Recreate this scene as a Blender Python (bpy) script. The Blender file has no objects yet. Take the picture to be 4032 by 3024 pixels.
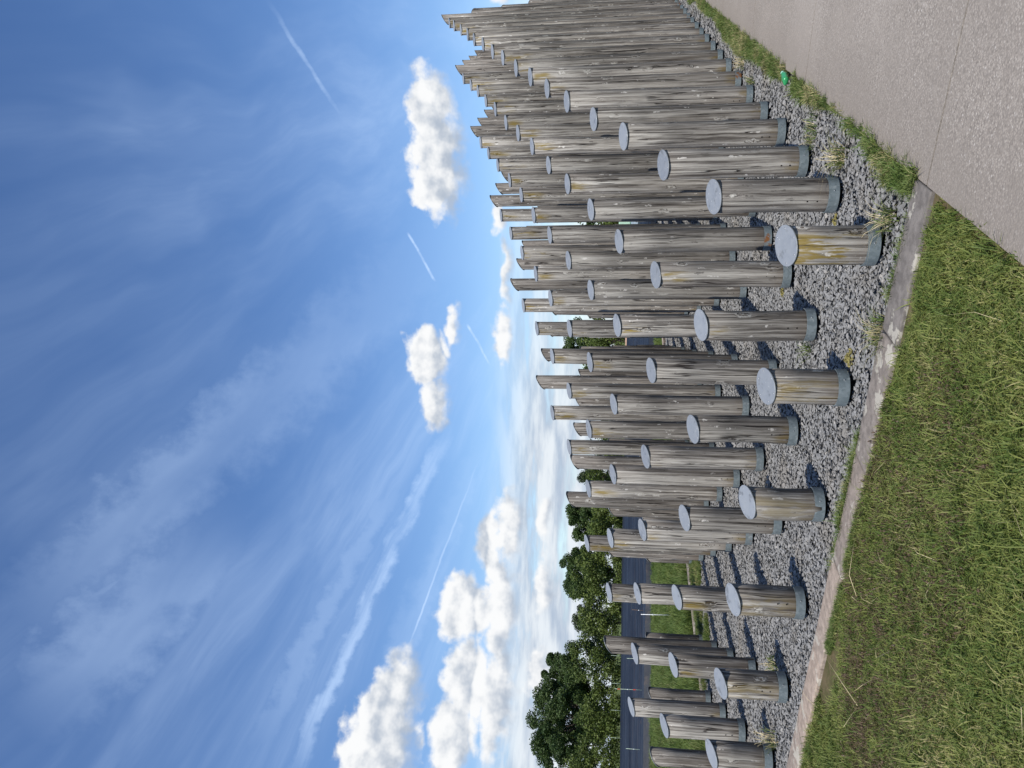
import bpy, bmesh, math, random
import numpy as np
from mathutils import Vector, Matrix
R=math.radians
rng=np.random.default_rng(7); random.seed(7)
sc=bpy.context.scene
col=sc.collection

# ------------------------------------------------------------------ camera
CAMZ=1.6497; FPX=3043.76; PITCH=.1321; ROLL=.0134
cam=bpy.data.cameras.new('camera'); co=bpy.data.objects.new('camera',cam); col.objects.link(co)
_r=Vector((1,0,0)); _u=Vector((0,-math.sin(PITCH),math.cos(PITCH))); _f=Vector((0,math.cos(PITCH),math.sin(PITCH)))
_cx=math.sin(ROLL)*_r-math.cos(ROLL)*_u; _cy=math.cos(ROLL)*_r+math.sin(ROLL)*_u
m=Matrix((_cx,_cy,-_f)).transposed().to_4x4(); m.translation=(0,0,CAMZ)      # the photograph was taken with the phone held upright
co.matrix_world=m
cam.sensor_fit='HORIZONTAL'; cam.sensor_width=36; cam.lens=FPX/4032*36; cam.clip_start=.05; cam.clip_end=4000
sc.camera=co
cy=sc.cycles; cy.max_bounces=5; cy.diffuse_bounces=2; cy.glossy_bounces=2; cy.transmission_bounces=4; cy.transparent_max_bounces=4; cy.caustics_reflective=False; cy.caustics_refractive=False
# ------------------------------------------------------------------ light
SUN_AZ=198.5; SUN_EL=52.
sd=Vector((math.sin(R(SUN_AZ))*math.cos(R(SUN_EL)),math.cos(R(SUN_AZ))*math.cos(R(SUN_EL)),math.sin(R(SUN_EL))))
sl=bpy.data.lights.new('sun','SUN'); sl.energy=4.2; sl.angle=R(.53); sl.color=(1,.955,.88)
so=bpy.data.objects.new('sun',sl); col.objects.link(so); so.rotation_euler=sd.to_track_quat('Z','Y').to_euler(); so.location=(-20,-20,40)
vs=sc.view_settings; vs.view_transform='Standard'; vs.look='None'; vs.gamma=1; vs.exposure=0.27; vs.use_curve_mapping=False

# node helper ------------------------------------------------------
class NT:
    def __init__(s,tree): s.t=tree
    def n(s,typ,ins=(),out=0,**kw):
        nd=s.t.nodes.new(typ)
        for k,v in kw.items(): setattr(nd,k,v)
        for k,v in (ins.items() if isinstance(ins,dict) else enumerate(ins)):
            if v is None: continue
            if isinstance(v,bpy.types.NodeSocket): s.t.links.new(v,nd.inputs[k])
            else: nd.inputs[k].default_value=v
        return nd.outputs[out] if out is not None else nd
    def m(s,op,*a,clamp=False): return s.n('ShaderNodeMath',a,operation=op,use_clamp=clamp)
    def v(s,op,*a):
        o=1 if op in('LENGTH','DOT_PRODUCT','DISTANCE') else 0
        return s.n('ShaderNodeVectorMath',a,out=o,operation=op)
    dims='3D'
    def noise(s,vec,scale,detail=4,rough=.5,out=0,dist=0):
        return s.n('ShaderNodeTexNoise',{'Vector':vec,'Scale':scale,'Detail':detail,'Roughness':rough,'Distortion':dist},out=out,noise_dimensions=s.dims)
    def vor(s,vec,scale,feature='F1',out=0,rand=1.):
        return s.n('ShaderNodeTexVoronoi',{'Vector':vec,'Scale':scale,'Randomness':rand},out=out,feature=feature)
    def ss(s,x,a,b,lo=0.,hi=1.):
        return s.n('ShaderNodeMapRange',[x,a,b,lo,hi],interpolation_type='SMOOTHSTEP')
    def mix(s,f,a,b,mode='MIX'):
        nd=s.t.nodes.new('ShaderNodeMix'); nd.data_type='RGBA'; nd.blend_type=mode; nd.clamp_factor=True
        for i,v in((0,f),(6,a),(7,b)):
            if isinstance(v,bpy.types.NodeSocket): s.t.links.new(v,nd.inputs[i])
            else: nd.inputs[i].default_value=v if i==0 else (*v,1)
        return nd.outputs[2]
    def ramp(s,f,stops):
        nd=s.t.nodes.new('ShaderNodeValToRGB'); e=nd.color_ramp.elements
        while len(e)<len(stops): e.new(.5)
        for el,(p,c) in zip(e,stops): el.position=p; el.color=(*c,1)
        s.t.links.new(f,nd.inputs[0]); return nd.outputs[0]
    def xyz(s,vec): 
        nd=s.t.nodes.new('ShaderNodeSeparateXYZ'); s.t.links.new(vec,nd.inputs[0]); return nd.outputs
    def comb(s,*a): return s.n('ShaderNodeCombineXYZ',a)
# ------------------------------------------------------------------ sky with its clouds, by direction
w=bpy.data.worlds.new('World'); sc.world=w; w.use_nodes=True
T=NT(w.node_tree); T.dims='2D'; w.node_tree.nodes.clear()
sky=T.n('ShaderNodeTexSky',out=None,sky_type='NISHITA',sun_disc=False,sun_elevation=R(SUN_EL),sun_rotation=R(SUN_AZ),altitude=50,air_density=1.0,dust_density=.25,ozone_density=3.0)
skyc=T.n('ShaderNodeHueSaturation',{0:.507,1:1.16,2:.88,3:1.,4:sky.outputs[0]})
# a cloud is lobes (azimuth, elevation, half width, half height in degrees) cut by a soft base
CUM=[ # base elevation, height, lobes
 (10.7,4.3,[(16.6,12.6,4.6,2.3),(14.8,13.2,2.2,1.8),(20.2,13.0,2.6,1.8)]),
 (12.0,3.0,[(2.0,13.8,2.3,1.7),(-1.6,13.1,2.2,1.3)]),
 (7.5,1.4,[(3.6,8.1,2.3,.9),(8.6,7.9,2.4,.6),(12.1,8.5,1.3,.6)]),
 (11.3,1.3,[(4.3,11.95,1.6,.7)]),
 (13.0,4.6,[(-25.6,15.1,4.2,2.9),(-22.2,14.5,2.9,1.8),(-29.5,15.4,3.5,3.2)]),
 (8.0,4.3,[(-25.0,10.6,2.8,1.8),(-21.2,9.9,3.1,1.8),(-16.6,10.3,2.5,2.2),(-30,10.8,3,1.6),(-12.0,8.8,2.6,1.1)]),
 (6.3,2.6,[(-22.3,7.7,3.8,1.5),(-16.5,7.8,3.4,1.4),(-10.8,7.4,3.0,1.2),(27.4,7.9,1.4,.9)]),
 (4.1,1.5,[(-20.4,4.9,2.0,.9),(-14.6,4.8,2.1,.9),(-9.6,4.9,1.7,.7)]),
 (9.8,4.5,[(-44,12.5,6,2.7),(-57,11.8,5,2.2),(50,12.6,6,2.4)]),
]
g=bpy.data.node_groups.new('cloud_noise','ShaderNodeTree')
g.interface.new_socket('V',in_out='INPUT',socket_type='NodeSocketVector'); g.interface.new_socket('D',in_out='OUTPUT',socket_type='NodeSocketFloat')
G=NT(g); G.dims='2D'; gi=g.nodes.new('NodeGroupInput'); go=g.nodes.new('NodeGroupOutput')
sv=G.v('MULTIPLY',gi.outputs[0],(1,1.2,1)); wn=G.noise(sv,.8,1,.5,out=1)
nf=G.noise(sv,.75,7,.52)
bl=G.n('ShaderNodeTexVoronoi',{'Vector':G.v('ADD',sv,wn),'Scale':.9,'Detail':1.,'Roughness':.5},feature='F1',voronoi_dimensions='2D')
D=G.m('ADD',G.m('MULTIPLY',G.m('SUBTRACT',nf,.48),1.05),G.m('MULTIPLY',G.m('SUBTRACT',.48,bl),.20))
g.links.new(D,go.inputs[0])
dirv=T.v('NORMALIZE',T.n('ShaderNodeTexCoord',out=0))
dx,dy,dz=T.xyz(dirv)
DEG=57.29578
az=T.m('MULTIPLY',T.m('ARCTAN2',dx,dy),DEG); el=T.m('MULTIPLY',T.m('ARCSINE',dz),DEG)
V=T.comb(az,el,0.)
VW=T.v('ADD',V,T.v('MULTIPLY',T.v('SUBTRACT',T.noise(V,.42,2,.5,out=1),(.5,.5,.5)),(1.6,1.1,0))); Vy=T.xyz(VW)[1]
tot=None; hgt=None
for base,hh,lobes in CUM:
    un=None
    for (a,e,rx,ry) in lobes:
        k=min(1.6,.55+.35*ry)
        l=T.v('LENGTH',T.v('MULTIPLY_ADD',VW,(1/rx,1/ry,0),(-a/rx,-e/ry,0)))
        un=l if un is None else T.m('MINIMUM',un,l)
    k=min(1.5,.5+.28*hh)
    hb=T.m('SUBTRACT',Vy,base-.3)
    un=T.m('MINIMUM',T.m('MULTIPLY_ADD',un,-k,k),T.m('MULTIPLY',hb,.6))
    hb=T.m('MULTIPLY',T.m('MINIMUM',T.m('MULTIPLY',hb,1/hh),1.),T.ss(un,-.75,-.15))
    tot=un if tot is None else T.m('MAXIMUM',tot,un)
    hgt=hb if hgt is None else T.m('MAXIMUM',hgt,hb)
def field(vec):
    nd=w.node_tree.nodes.new('ShaderNodeGroup'); nd.node_tree=g; w.node_tree.links.new(vec,nd.inputs[0]); return nd.outputs[0]
N0=field(V); sv2=T.v('MULTIPLY',V,(1,1.2,1)); N2=T.noise(sv2,.62,3,.5); N1=T.noise(T.v('ADD',sv2,(-.55,.85,0)),.62,3,.5)
D0=T.m('ADD',tot,N0)
cum=T.ss(D0,-.16,T.ss(hgt,0.,.85,.95,.34))
lit=T.ss(T.m('ADD',T.m('ADD',T.m('MULTIPLY',T.m('SUBTRACT',N2,N1),1.15),T.m('MULTIPLY',T.m('SUBTRACT',N0,.1),.18)),T.m('MULTIPLY',hgt,.85)),-.05,.85)
# broken low layer toward the horizon
lv=T.v('MULTIPLY',V,(.13,.75,1)); ln=T.noise(lv,1.0,7,.56); ln2=T.noise(T.v('ADD',lv,(-.10,.5,0)),1.0,7,.56)
deck=T.m('MULTIPLY',T.ss(ln,.20,.50),T.ss(el,9.8,5.4)); deck=T.m('MULTIPLY',deck,T.ss(az,16.,-6.,.35,1.))
dlit=T.ss(T.m('SUBTRACT',ln,ln2),-.22,.20)
# cirrus: thin veils on a high plane, streaked along one wind
iz=T.m('DIVIDE',1.,T.m('MAXIMUM',T.m('ADD',dz,.06),.03))
pl=T.comb(T.m('MULTIPLY',dx,iz),T.m('MULTIPLY',dy,iz),0.)
wa=R(25.)
ps=T.v('DOT_PRODUCT',pl,(math.sin(wa),math.cos(wa),0)); pt=T.v('DOT_PRODUCT',pl,(math.cos(wa),-math.sin(wa),0))
cw=T.noise(pl,1.1,3,.5,out=1)
cv=T.v('ADD',T.comb(T.m('MULTIPLY',ps,.32),T.m('MULTIPLY',pt,1.35),3.7),T.v('MULTIPLY',T.v('SUBTRACT',cw,(.5,.5,.5)),(.22,.30,0)))
c1=T.noise(cv,1.3,5,.55); c2=T.noise(T.v('MULTIPLY',cv,(1,1.9,1)),2.8,6,.62)
cir=T.m('MULTIPLY',T.ss(c1,.37,.72),T.ss(c2,.30,.72,.40,1.0))
cir=T.m('MULTIPLY',cir,.27)
# contrails along great circles
def vec(a,e): a,e=R(a),R(e); return Vector((math.sin(a)*math.cos(e),math.cos(a)*math.cos(e),math.sin(e)))
trail=None; wobn=T.m('SUBTRACT',T.noise(V,.35,5,.62),.5)
for (p0,p1,wd,st,f0) in (((-30.5,21.3),(-1.5,11.5),.85,.55,.25),((-31,24.5),(-3,14.0),1.4,.24,.3),((-24,41),(13,9.5),4.2,.36,.3),((-20.5,38),(-12.5,29.5),.45,.38,.4),((-29,38),(-9,25),5.5,.34,.4),((-20.5,14.5),(-4.6,9.5),.13,.60,.2),((11.4,15.15),(7.5,13.2),.14,.75,.12),((27.8,23.1),(18.0,18.4),.26,.42,.35),((4.6,10.95),(1.2,9.05),.14,.8,.15),((-29,17.2),(-2,8.8),1.3,.30,.3)):
    a=vec(*p0);b=vec(*p1);n=a.cross(b).normalized();t=n.cross(a);L=a.angle(b)
    wob=T.m('MULTIPLY',wobn,wd*2.2 if wd<2 else wd*1.1)
    d=T.m('ABSOLUTE',T.m('ADD',T.m('MULTIPLY',T.v('DOT_PRODUCT',dirv,tuple(n)),DEG),wob))
    al=T.m('ARCTAN2',T.v('DOT_PRODUCT',dirv,tuple(t)),T.v('DOT_PRODUCT',dirv,tuple(a)))
    k=T.m('MULTIPLY',T.ss(d,wd,wd*.1),T.m('MULTIPLY',T.ss(al,0.,L*f0),T.ss(al,L,L*(1-f0))))
    k=T.m('MULTIPLY',k,T.ss(c2,.25,.72,.25,1.) if wd<1.2 else T.ss(c1,.30,.70,.3,1.)); wob=None; k=T.m('MULTIPLY',k,st)
    trail=k if trail is None else T.m('MAXIMUM',trail,k)
skyc=T.mix(T.m('MAXIMUM',cir,trail),skyc,(3.9,5.1,7.0))
skyc=T.mix(T.m('MULTIPLY',T.ss(el,8.,0.),.35),skyc,(3.7,4.9,6.3))
skyc=T.mix(deck,skyc,T.mix(dlit,(2.75,3.3,4.1),(4.9,5.25,5.6)))
skyc=T.mix(cum,skyc,T.mix(lit,(2.75,3.15,3.75),(5.75,5.8,5.85)))
bg=T.n('ShaderNodeBackground',{0:skyc,1:.14})
wo=T.n('ShaderNodeOutputWorld',[bg],out=None)
w.cycles.sampling_method='MANUAL'; w.cycles.sample_map_resolution=512

# ------------------------------------------------------------------ helpers
GX,GY=-.0082,.0089
def gz(x,y): return GX*np.clip(x,-16,16)+GY*np.clip(y,-8,32)
A=np.array([.9084,5.1383]); pv=np.array([.5255,.9004]); qv=np.array([-.9048,.5333])
Pu=pv/np.hypot(*pv); Qu=np.array([-Pu[1],Pu[0]]); ROT=math.atan2(-Pu[0],Pu[1])     # local +Y looks along the rows
def W(P,Q): return A[0]+Pu[0]*P+Qu[0]*Q, A[1]+Pu[1]*P+Qu[1]*Q
def toPQ(x,y): return (x-A[0])*Pu[0]+(y-A[1])*Pu[1],(x-A[0])*Qu[0]+(y-A[1])*Qu[1]
def link(name,me,mat=None,parent=None,loc=(0,0,0),rot=(0,0,0)):
    o=bpy.data.objects.new(name,me); col.objects.link(o)
    if mat and me is not None and not me.materials: me.materials.append(mat)
    if parent: o.parent=parent
    o.location=loc; o.rotation_euler=rot
    return o
def tag(o,label=None,cat=None,group=None,kind=None):
    if label: o['label']=label
    if cat: o['category']=cat
    if group: o['group']=group
    if kind: o['kind']=kind
    return o
def mesh(name,v,f,smooth=False):
    me=bpy.data.meshes.new(name); me.from_pydata([tuple(map(float,p)) for p in v],[],f); me.update()
    if smooth: me.polygons.foreach_set('use_smooth',[True]*len(me.polygons))
    return me
def bm_mesh(name,bm,smooth=False):
    me=bpy.data.meshes.new(name); bm.to_mesh(me); bm.free()
    if smooth: me.polygons.foreach_set('use_smooth',[True]*len(me.polygons))
    return me
def sheet(name,P0,P1,Q0,Q1,off,mat,step=1.,parent=None,jit=0,smooth=True):
    nP=max(1,int((P1-P0)/step)); nQ=max(1,int((Q1-Q0)/step)); v=[];f=[]
    for i in range(nP+1):
        for j in range(nQ+1):
            x,y=W(P0+(P1-P0)*i/nP,Q0+(Q1-Q0)*j/nQ); v.append((x,y,gz(x,y)+off+(rng.normal()*jit if 0<i<nP and 0<j<nQ else 0)))
    for i in range(nP):
        for j in range(nQ):
            a=i*(nQ+1)+j; f.append((a,a+nQ+1,a+nQ+2,a+1))
    me=mesh(name,v,f,smooth)
    if me.polygons[0].normal.z<0: me.flip_normals()
    return link(name,me,mat,parent)
def mat(name):
    mt=bpy.data.materials.new(name); mt.use_nodes=True; t=mt.node_tree
    b=t.nodes['Principled BSDF']; return mt,NT(t),b
def fin(N,b,colr=None,rough=.8,bump=None,bs=.4,bd=.01,spec=.3,metal=0.):
    L=N.t.links
    if colr is not None:
        if isinstance(colr,bpy.types.NodeSocket): L.new(colr,b.inputs['Base Color'])
        else: b.inputs['Base Color'].default_value=(*colr,1)
    if isinstance(rough,bpy.types.NodeSocket): L.new(rough,b.inputs['Roughness'])
    else: b.inputs['Roughness'].default_value=rough
    b.inputs['Specular IOR Level'].default_value=spec; b.inputs['Metallic'].default_value=metal
    if bump is not None:
        L.new(N.n('ShaderNodeBump',{'Height':bump,'Strength':bs,'Distance':bd}),b.inputs['Normal'])

# ------------------------------------------------------------------ materials
def wood_mat():
    mt,N,b=mat('weathered_wood')
    oc=N.n('ShaderNodeTexCoord',out=3); rnd=N.n('ShaderNodeObjectInfo',out=5)
    off=N.comb(N.m('MULTIPLY',rnd,37.),N.m('MULTIPLY',rnd,91.),N.m('MULTIPLY',rnd,53.))
    x,y,z=N.xyz(oc)
    o2=N.v('ADD',oc,off)
    # knots: sparse cells, grain bends round them
    kv=N.v('ADD',N.v('MULTIPLY',o2,(9.5,9.5,4.2)),N.v('MULTIPLY',N.v('SUBTRACT',N.noise(o2,14.,3,.6,out=1),(.5,.5,.5)),(.55,.55,.8))); kd=N.vor(kv,1.0); kr=N.vor(kv,1.0,out=1)
    kon=N.ss(N.xyz(kr)[0],.60,.9); 
    kn=N.m('MULTIPLY',N.ss(kd,.42,.05),kon); core=N.m('MULTIPLY',N.ss(kd,.15,.08),kon); ring=N.m('MULTIPLY',N.m('MULTIPLY',N.ss(kd,.30,.17),N.ss(kd,.10,.16)),kon)
    gv=N.v('ADD',N.v('MULTIPLY',o2,(1,1,.022)),N.v('MULTIPLY',N.comb(kn,kn,0.),(.035,.035,0)))
    gv=N.v('ADD',gv,N.v('MULTIPLY',N.v('SUBTRACT',N.noise(o2,3.,2,out=1),(.5,.5,.5)),(.018,.018,0)))
    n1=N.noise(gv,38,6,.68); n2=N.noise(gv,150,5,.7); n3=N.noise(N.v('MULTIPLY',o2,(1,1,.16)),7,4,.55)
    n4=N.noise(N.v('MULTIPLY',o2,(1,1,.45)),2.3,3,.5)
    t=N.m('ADD',N.m('MULTIPLY',n1,.72),N.m('MULTIPLY',n2,.28))
    c=N.ramp(t,[(.36,(.038,.031,.026)),(.44,(.105,.092,.080)),(.51,(.190,.171,.150)),(.575,(.295,.271,.240)),(.65,(.52,.49,.44))])
    c=N.mix(N.ss(n3,.46,.70,0.,.45),c,(.165,.140,.115))
    c=N.mix(N.ss(n4,.42,.68,0.,.30),c,(.125,.115,.105))
    # bleached side under the low edge of the cap
    dr=N.n('ShaderNodeAttribute',attribute_name='drain',out=2); tp=N.n('ShaderNodeAttribute',attribute_name='top',out=2)
    bl=N.m('MULTIPLY',N.ss(N.m('ADD',dr,N.m('MULTIPLY',N.m('SUBTRACT',n3,.5),1.2)),.45,1.05),N.ss(n1,.34,.60))
    bl=N.m('MULTIPLY',bl,N.ss(tp,2.6,.2,.25,1.))
    c=N.mix(N.m('MULTIPLY',bl,.50),c,(.50,.475,.42))
    # knots
    c=N.mix(N.m('MULTIPLY',N.m('MULTIPLY',ring,N.ss(n2,.4,.6)),.85),c,(.56,.54,.49)); c=N.mix(N.m('MULTIPLY',core,.7),c,(.09,.068,.05))
    fv=N.v('ADD',N.v('MULTIPLY',o2,(17.,17.,7.)),N.v('MULTIPLY',N.noise(o2,30.,2,.5,out=1),(.6,.6,1.2))); fd=N.vor(fv,1.0); fk=N.vor(fv,1.0,out=1)
    fl=N.m('MULTIPLY',N.ss(fd,.24,.10),N.ss(N.xyz(fk)[1],.70,.74)); fs=N.m('MULTIPLY',N.ss(fd,.30,.20),N.ss(N.xyz(fk)[1],.30,.26))
    c=N.mix(N.m('MULTIPLY',fl,.75),c,(.60,.57,.52)); c=N.mix(N.m('MULTIPLY',N.m('MULTIPLY',fs,N.ss(n2,.55,.42)),.7),c,(.05,.042,.036))
    # drying cracks
    cr=N.noise(N.v('ADD',gv,(5.1,2.2,1.)),13,3,.5); crk=N.ss(N.m('ABSOLUTE',N.m('SUBTRACT',cr,.5)),.013,.004)
    crk=N.m('MULTIPLY',crk,N.ss(N.noise(N.v('MULTIPLY',o2,(1.,1.,.5)),3.,2),.42,.50))
    c=N.mix(N.m('MULTIPLY',crk,.9),c,(.018,.014,.012))
    # golden lichen where the cap drips
    lv=N.noise(N.v('MULTIPLY',o2,(1,1,.12)),26,5,.65); oi=N.n('ShaderNodeObjectInfo',out=1); oiR,oiG,oiB=N.n('ShaderNodeSeparateColor',[oi],out=None).outputs; ll=N.m('ADD',N.m('MULTIPLY',oiR,.85),.02)
    lm=N.m('MULTIPLY',N.ss(N.m('ADD',dr,N.m('MULTIPLY',N.m('SUBTRACT',lv,.5),.9)),.80,1.12),N.m('MULTIPLY',N.ss(tp,ll,N.m('MULTIPLY',ll,.35)),N.ss(tp,0.,.05,.3,1.)))
    lm=N.m('MULTIPLY',lm,N.ss(oiR,.05,.3)); lm=N.m('MULTIPLY',lm,N.ss(N.m('ADD',lv,N.m('MULTIPLY',N.m('SUBTRACT',N.noise(o2,1.3,1),.5),.7)),.40,.56))
    foot=N.m('MULTIPLY',N.m('MULTIPLY',N.ss(z,.26,.10),N.ss(lv,.48,.60)),N.m('MULTIPLY',N.ss(dr,.55,.95),N.ss(rnd,.35,.7)))
    lm=N.m('MAXIMUM',lm,N.m('MULTIPLY',foot,.8)); big=N.m('MULTIPLY',N.m('MULTIPLY',oiB,N.ss(N.m('ADD',lv,N.m('MULTIPLY',n4,.25)),.585,.68)),N.ss(dr,.35,.8)); lm=N.m('MAXIMUM',lm,big)
    c=N.mix(N.m('MULTIPLY',lm,.86),c,N.mix(lv,(.085,.056,.008),(.235,.165,.024)))
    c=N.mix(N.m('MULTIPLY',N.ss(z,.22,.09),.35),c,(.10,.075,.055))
    tn=N.m('ADD',.67,N.m('MULTIPLY',oiG,.42)); c=N.mix(1.,c,N.comb(tn,tn,tn),'MULTIPLY')
    h=N.m('SUBTRACT',N.m('ADD',t,N.m('MULTIPLY',ring,.15)),N.m('MULTIPLY',crk,.9))
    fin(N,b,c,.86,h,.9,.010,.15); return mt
def galv_mat():
    mt,N,b=mat('galvanised_steel')
    oc=N.n('ShaderNodeTexCoord',out=3); rnd=N.n('ShaderNodeObjectInfo',out=5)
    o2=N.v('ADD',oc,N.comb(N.m('MULTIPLY',rnd,31.),N.m('MULTIPLY',rnd,17.),0.))
    sp=N.vor(o2,70,out=1); n=N.noise(o2,16,5,.6); n2=N.noise(o2,60,4,.6)
    c=N.mix(N.m('MULTIPLY',N.xyz(sp)[0],.5),(.225,.240,.253),(.275,.288,.30))
    c=N.mix(N.ss(n,.5,.72,0.,.5),c,(.26,.275,.285)); c=N.mix(N.ss(n2,.62,.75,0.,.5),c,(.30,.32,.34))
    c=N.mix(N.m('MULTIPLY',rnd,.5),c,(.34,.36,.375))
    st=N.noise(N.v('ADD',o2,(2.,5.,1.)),9.,5,.65); c=N.mix(N.ss(st,.56,.68,0.,.55),c,(.10,.105,.105)); c=N.mix(N.m('MULTIPLY',N.ss(N.noise(N.v('ADD',o2,(9.,1.,4.)),28.,3,.6),.70,.73),.8),c,(.55,.55,.52))
    fin(N,b,c,N.ss(n,.3,.7,.48,.66),n2,.06,.002,.5,.3); return mt
def band_mat():
    mt,N,b=mat('galvanised_band')
    oc=N.n('ShaderNodeTexCoord',out=3); rnd=N.n('ShaderNodeObjectInfo',out=5)
    o2=N.v('ADD',oc,N.comb(N.m('MULTIPLY',rnd,31.),N.m('MULTIPLY',rnd,17.),0.))
    n=N.noise(o2,22,5,.6); sp=N.vor(o2,45,out=1)
    c=N.mix(N.xyz(sp)[1],(.135,.165,.172),(.19,.222,.23)); c=N.mix(N.ss(n,.55,.72),c,(.28,.31,.31))
    ru=N.m('MULTIPLY',N.ss(N.noise(o2,7,4,.6),.56,.66),N.ss(rnd,.80,.9)); c=N.mix(ru,c,(.20,.085,.03))
    fin(N,b,c,.55,n,.08,.002,.4,.3); return mt
def simple(name,c,rough=.7,spec=.3,metal=0.,var=.25,scale=20.):
    mt,N,b=mat(name); oc=N.n('ShaderNodeTexCoord',out=3); n=N.noise(oc,scale,4,.6)
    c2=N.mix(N.ss(n,.3,.7),tuple(x*(1-var) for x in c),tuple(min(1,x*(1+var)) for x in c)); fin(N,b,c2,rough,n,.2,.004,spec,metal); return mt
def stone_mat():
    mt,N,b=mat('slate_chips'); rnd=N.n('ShaderNodeObjectInfo',out=5); oc=N.n('ShaderNodeTexCoord',out=3)
    n=N.noise(N.v('ADD',oc,N.comb(N.m('MULTIPLY',rnd,50.),0.,0.)),1.6,4,.6)
    c=N.ramp(rnd,[(0,(.165,.163,.158)),(.35,(.205,.202,.195)),(.7,(.235,.231,.223)),(.95,(.265,.259,.25)),(1,(.36,.34,.31))])
    c=N.mix(N.ss(n,.45,.75,0.,.4),c,(.26,.255,.25)); gp=N.n('ShaderNodeNewGeometry',out=0); du=N.noise(gp,1.6,4,.6); c=N.mix(N.ss(du,.48,.66,0.,.45),c,(.215,.19,.155)); fin(N,b,c,.78,n,.25,.05,.25); return mt
def dust_mat():
    mt,N,b=mat('gravel_fines'); p=N.n('ShaderNodeNewGeometry',out=0)
    v=N.vor(p,34.,out=0); vc=N.vor(p,34.,out=1); n=N.noise(p,3,4)
    c=N.mix(N.xyz(vc)[0],(.14,.138,.134),(.23,.226,.22)); c=N.mix(N.ss(v,.40,.65),c,(.09,.088,.085)); c=N.mix(N.ss(n,.55,.7,0.,.4),c,(.12,.10,.07))
    fin(N,b,c,.95,N.m('SUBTRACT',0.,v),1.,.03,.1); return mt
def grass_mat(name,g1,g2,straw,sf,patch=.8):
    mt,N,b=mat(name); rnd=N.n('ShaderNodeObjectInfo',out=5); p=N.n('ShaderNodeNewGeometry',out=0); br=N.n('ShaderNodeAttribute',attribute_name='hue',out=2)
    n=N.noise(p,patch,4,.6); n2=N.noise(p,patch*4.2,3,.6)
    c=N.mix(N.ss(N.m('ADD',N.m('MULTIPLY',n2,.6),N.m('MULTIPLY',rnd,.4)),.3,.7),g1,g2)
    k=N.m('ADD',N.m('ADD',N.m('MULTIPLY',n,.9),N.m('MULTIPLY',br,.42)),N.m('MULTIPLY',rnd,.15))
    c=N.mix(N.ss(k,sf,sf+.22),c,straw)
    fin(N,b,c,.62,None,spec=.35)
    tr=N.n('ShaderNodeBsdfTranslucent',{0:c}); mx=N.n('ShaderNodeMixShader',{0:.28,1:b.outputs[0],2:tr}); N.t.links.new(mx,N.t.nodes['Material Output'].inputs[0])
    return mt
def soil_mat(name,a,bc,cc):
    mt,N,b=mat(name); p=N.n('ShaderNodeNewGeometry',out=0); n=N.noise(p,6,7,.65); n2=N.noise(p,.9,4,.5); n3=N.noise(p,60,4,.6)
    c=N.mix(N.ss(n,.35,.65),a,bc); c=N.mix(N.ss(n2,.45,.65),c,cc); c=N.mix(N.ss(n3,.4,.7,0.,.35),c,tuple(x*.4 for x in a)); fin(N,b,c,.95,n,.6,.03,.1); return mt
def path_mat():
    mt,N,b=mat('path_surface'); p=N.n('ShaderNodeNewGeometry',out=0)
    v=N.vor(p,95.,out=1); vd=N.vor(p,95.); n=N.noise(p,1.3,5,.6); n2=N.noise(p,11,5,.6); f=N.noise(p,210,3,.6)
    c=N.ramp(N.xyz(v)[0],[(0,(.165,.143,.12)),(.3,(.28,.243,.203)),(.75,(.345,.30,.253)),(.97,(.41,.365,.312)),(1,(.50,.46,.41))])
    c=N.mix(N.ss(vd,.38,.62,0.,.7),c,(.20,.175,.15)); c=N.mix(N.ss(n2,.50,.75,0.,.45),c,(.35,.308,.262)); c=N.mix(N.ss(n,.40,.62,0.,.45),c,(.24,.208,.175)); c=N.mix(N.ss(N.noise(p,.45,3,.5),.50,.66,0.,.35),c,(.36,.315,.27)); c=N.mix(N.ss(f,.55,.8,0.,.2),c,(.42,.38,.335))
    x,y,z=N.xyz(p); q=N.m('SUBTRACT',N.v('DOT_PRODUCT',N.v('SUBTRACT',p,(float(A[0]),float(A[1]),0)),(float(Qu[0]),float(Qu[1]),0)),-.55)
    dirt=N.m('MULTIPLY',N.ss(N.m('ADD',q,N.m('MULTIPLY',n2,.5)),-.35,.28),.55); c=N.mix(dirt,c,(.21,.18,.15))
    fin(N,b,c,.9,N.m('ADD',N.m('SUBTRACT',0.,vd),N.m('MULTIPLY',n2,.3)),.40,.005,.2); return mt
def kerb_mat():
    mt,N,b=mat('kerb_stone'); p=N.n('ShaderNodeNewGeometry',out=0); rnd=N.n('ShaderNodeObjectInfo',out=5)
    oi=N.n('ShaderNodeObjectInfo',out=1)
    n=N.noise(p,14,6,.65); l=N.noise(N.v('ADD',p,(3.,7.,0.)),5.5,5,.6); s=N.noise(p,90,3,.6)
    c=N.mix(N.ss(n,.35,.68),N.mix(1.,oi,(.62,.62,.62),'MULTIPLY'),oi); c=N.mix(N.m('MULTIPLY',N.ss(l,.57,.60),.7),c,(.44,.41,.34)); c=N.mix(N.ss(s,.5,.75,0.,.4),c,(.10,.088,.08))
    fin(N,b,c,.9,n,.5,.012,.2); return mt
M={}
M['wood']=wood_mat(); M['cap']=galv_mat(); M['band']=band_mat(); M['screw']=simple('screw_steel',(.24,.25,.26),.45,.5,.5)
M['dark']=simple('dark_hole',(.012,.010,.009),.9,.1); M['stone']=stone_mat(); M['fines']=dust_mat()
M['lawn']=grass_mat('lawn_blades',(.090,.135,.024),(.215,.238,.060),(.38,.33,.15),.83,.9)
M['fringe']=grass_mat('fringe_blades',(.085,.14,.028),(.165,.205,.055),(.42,.35,.18),.80,1.6)
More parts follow.
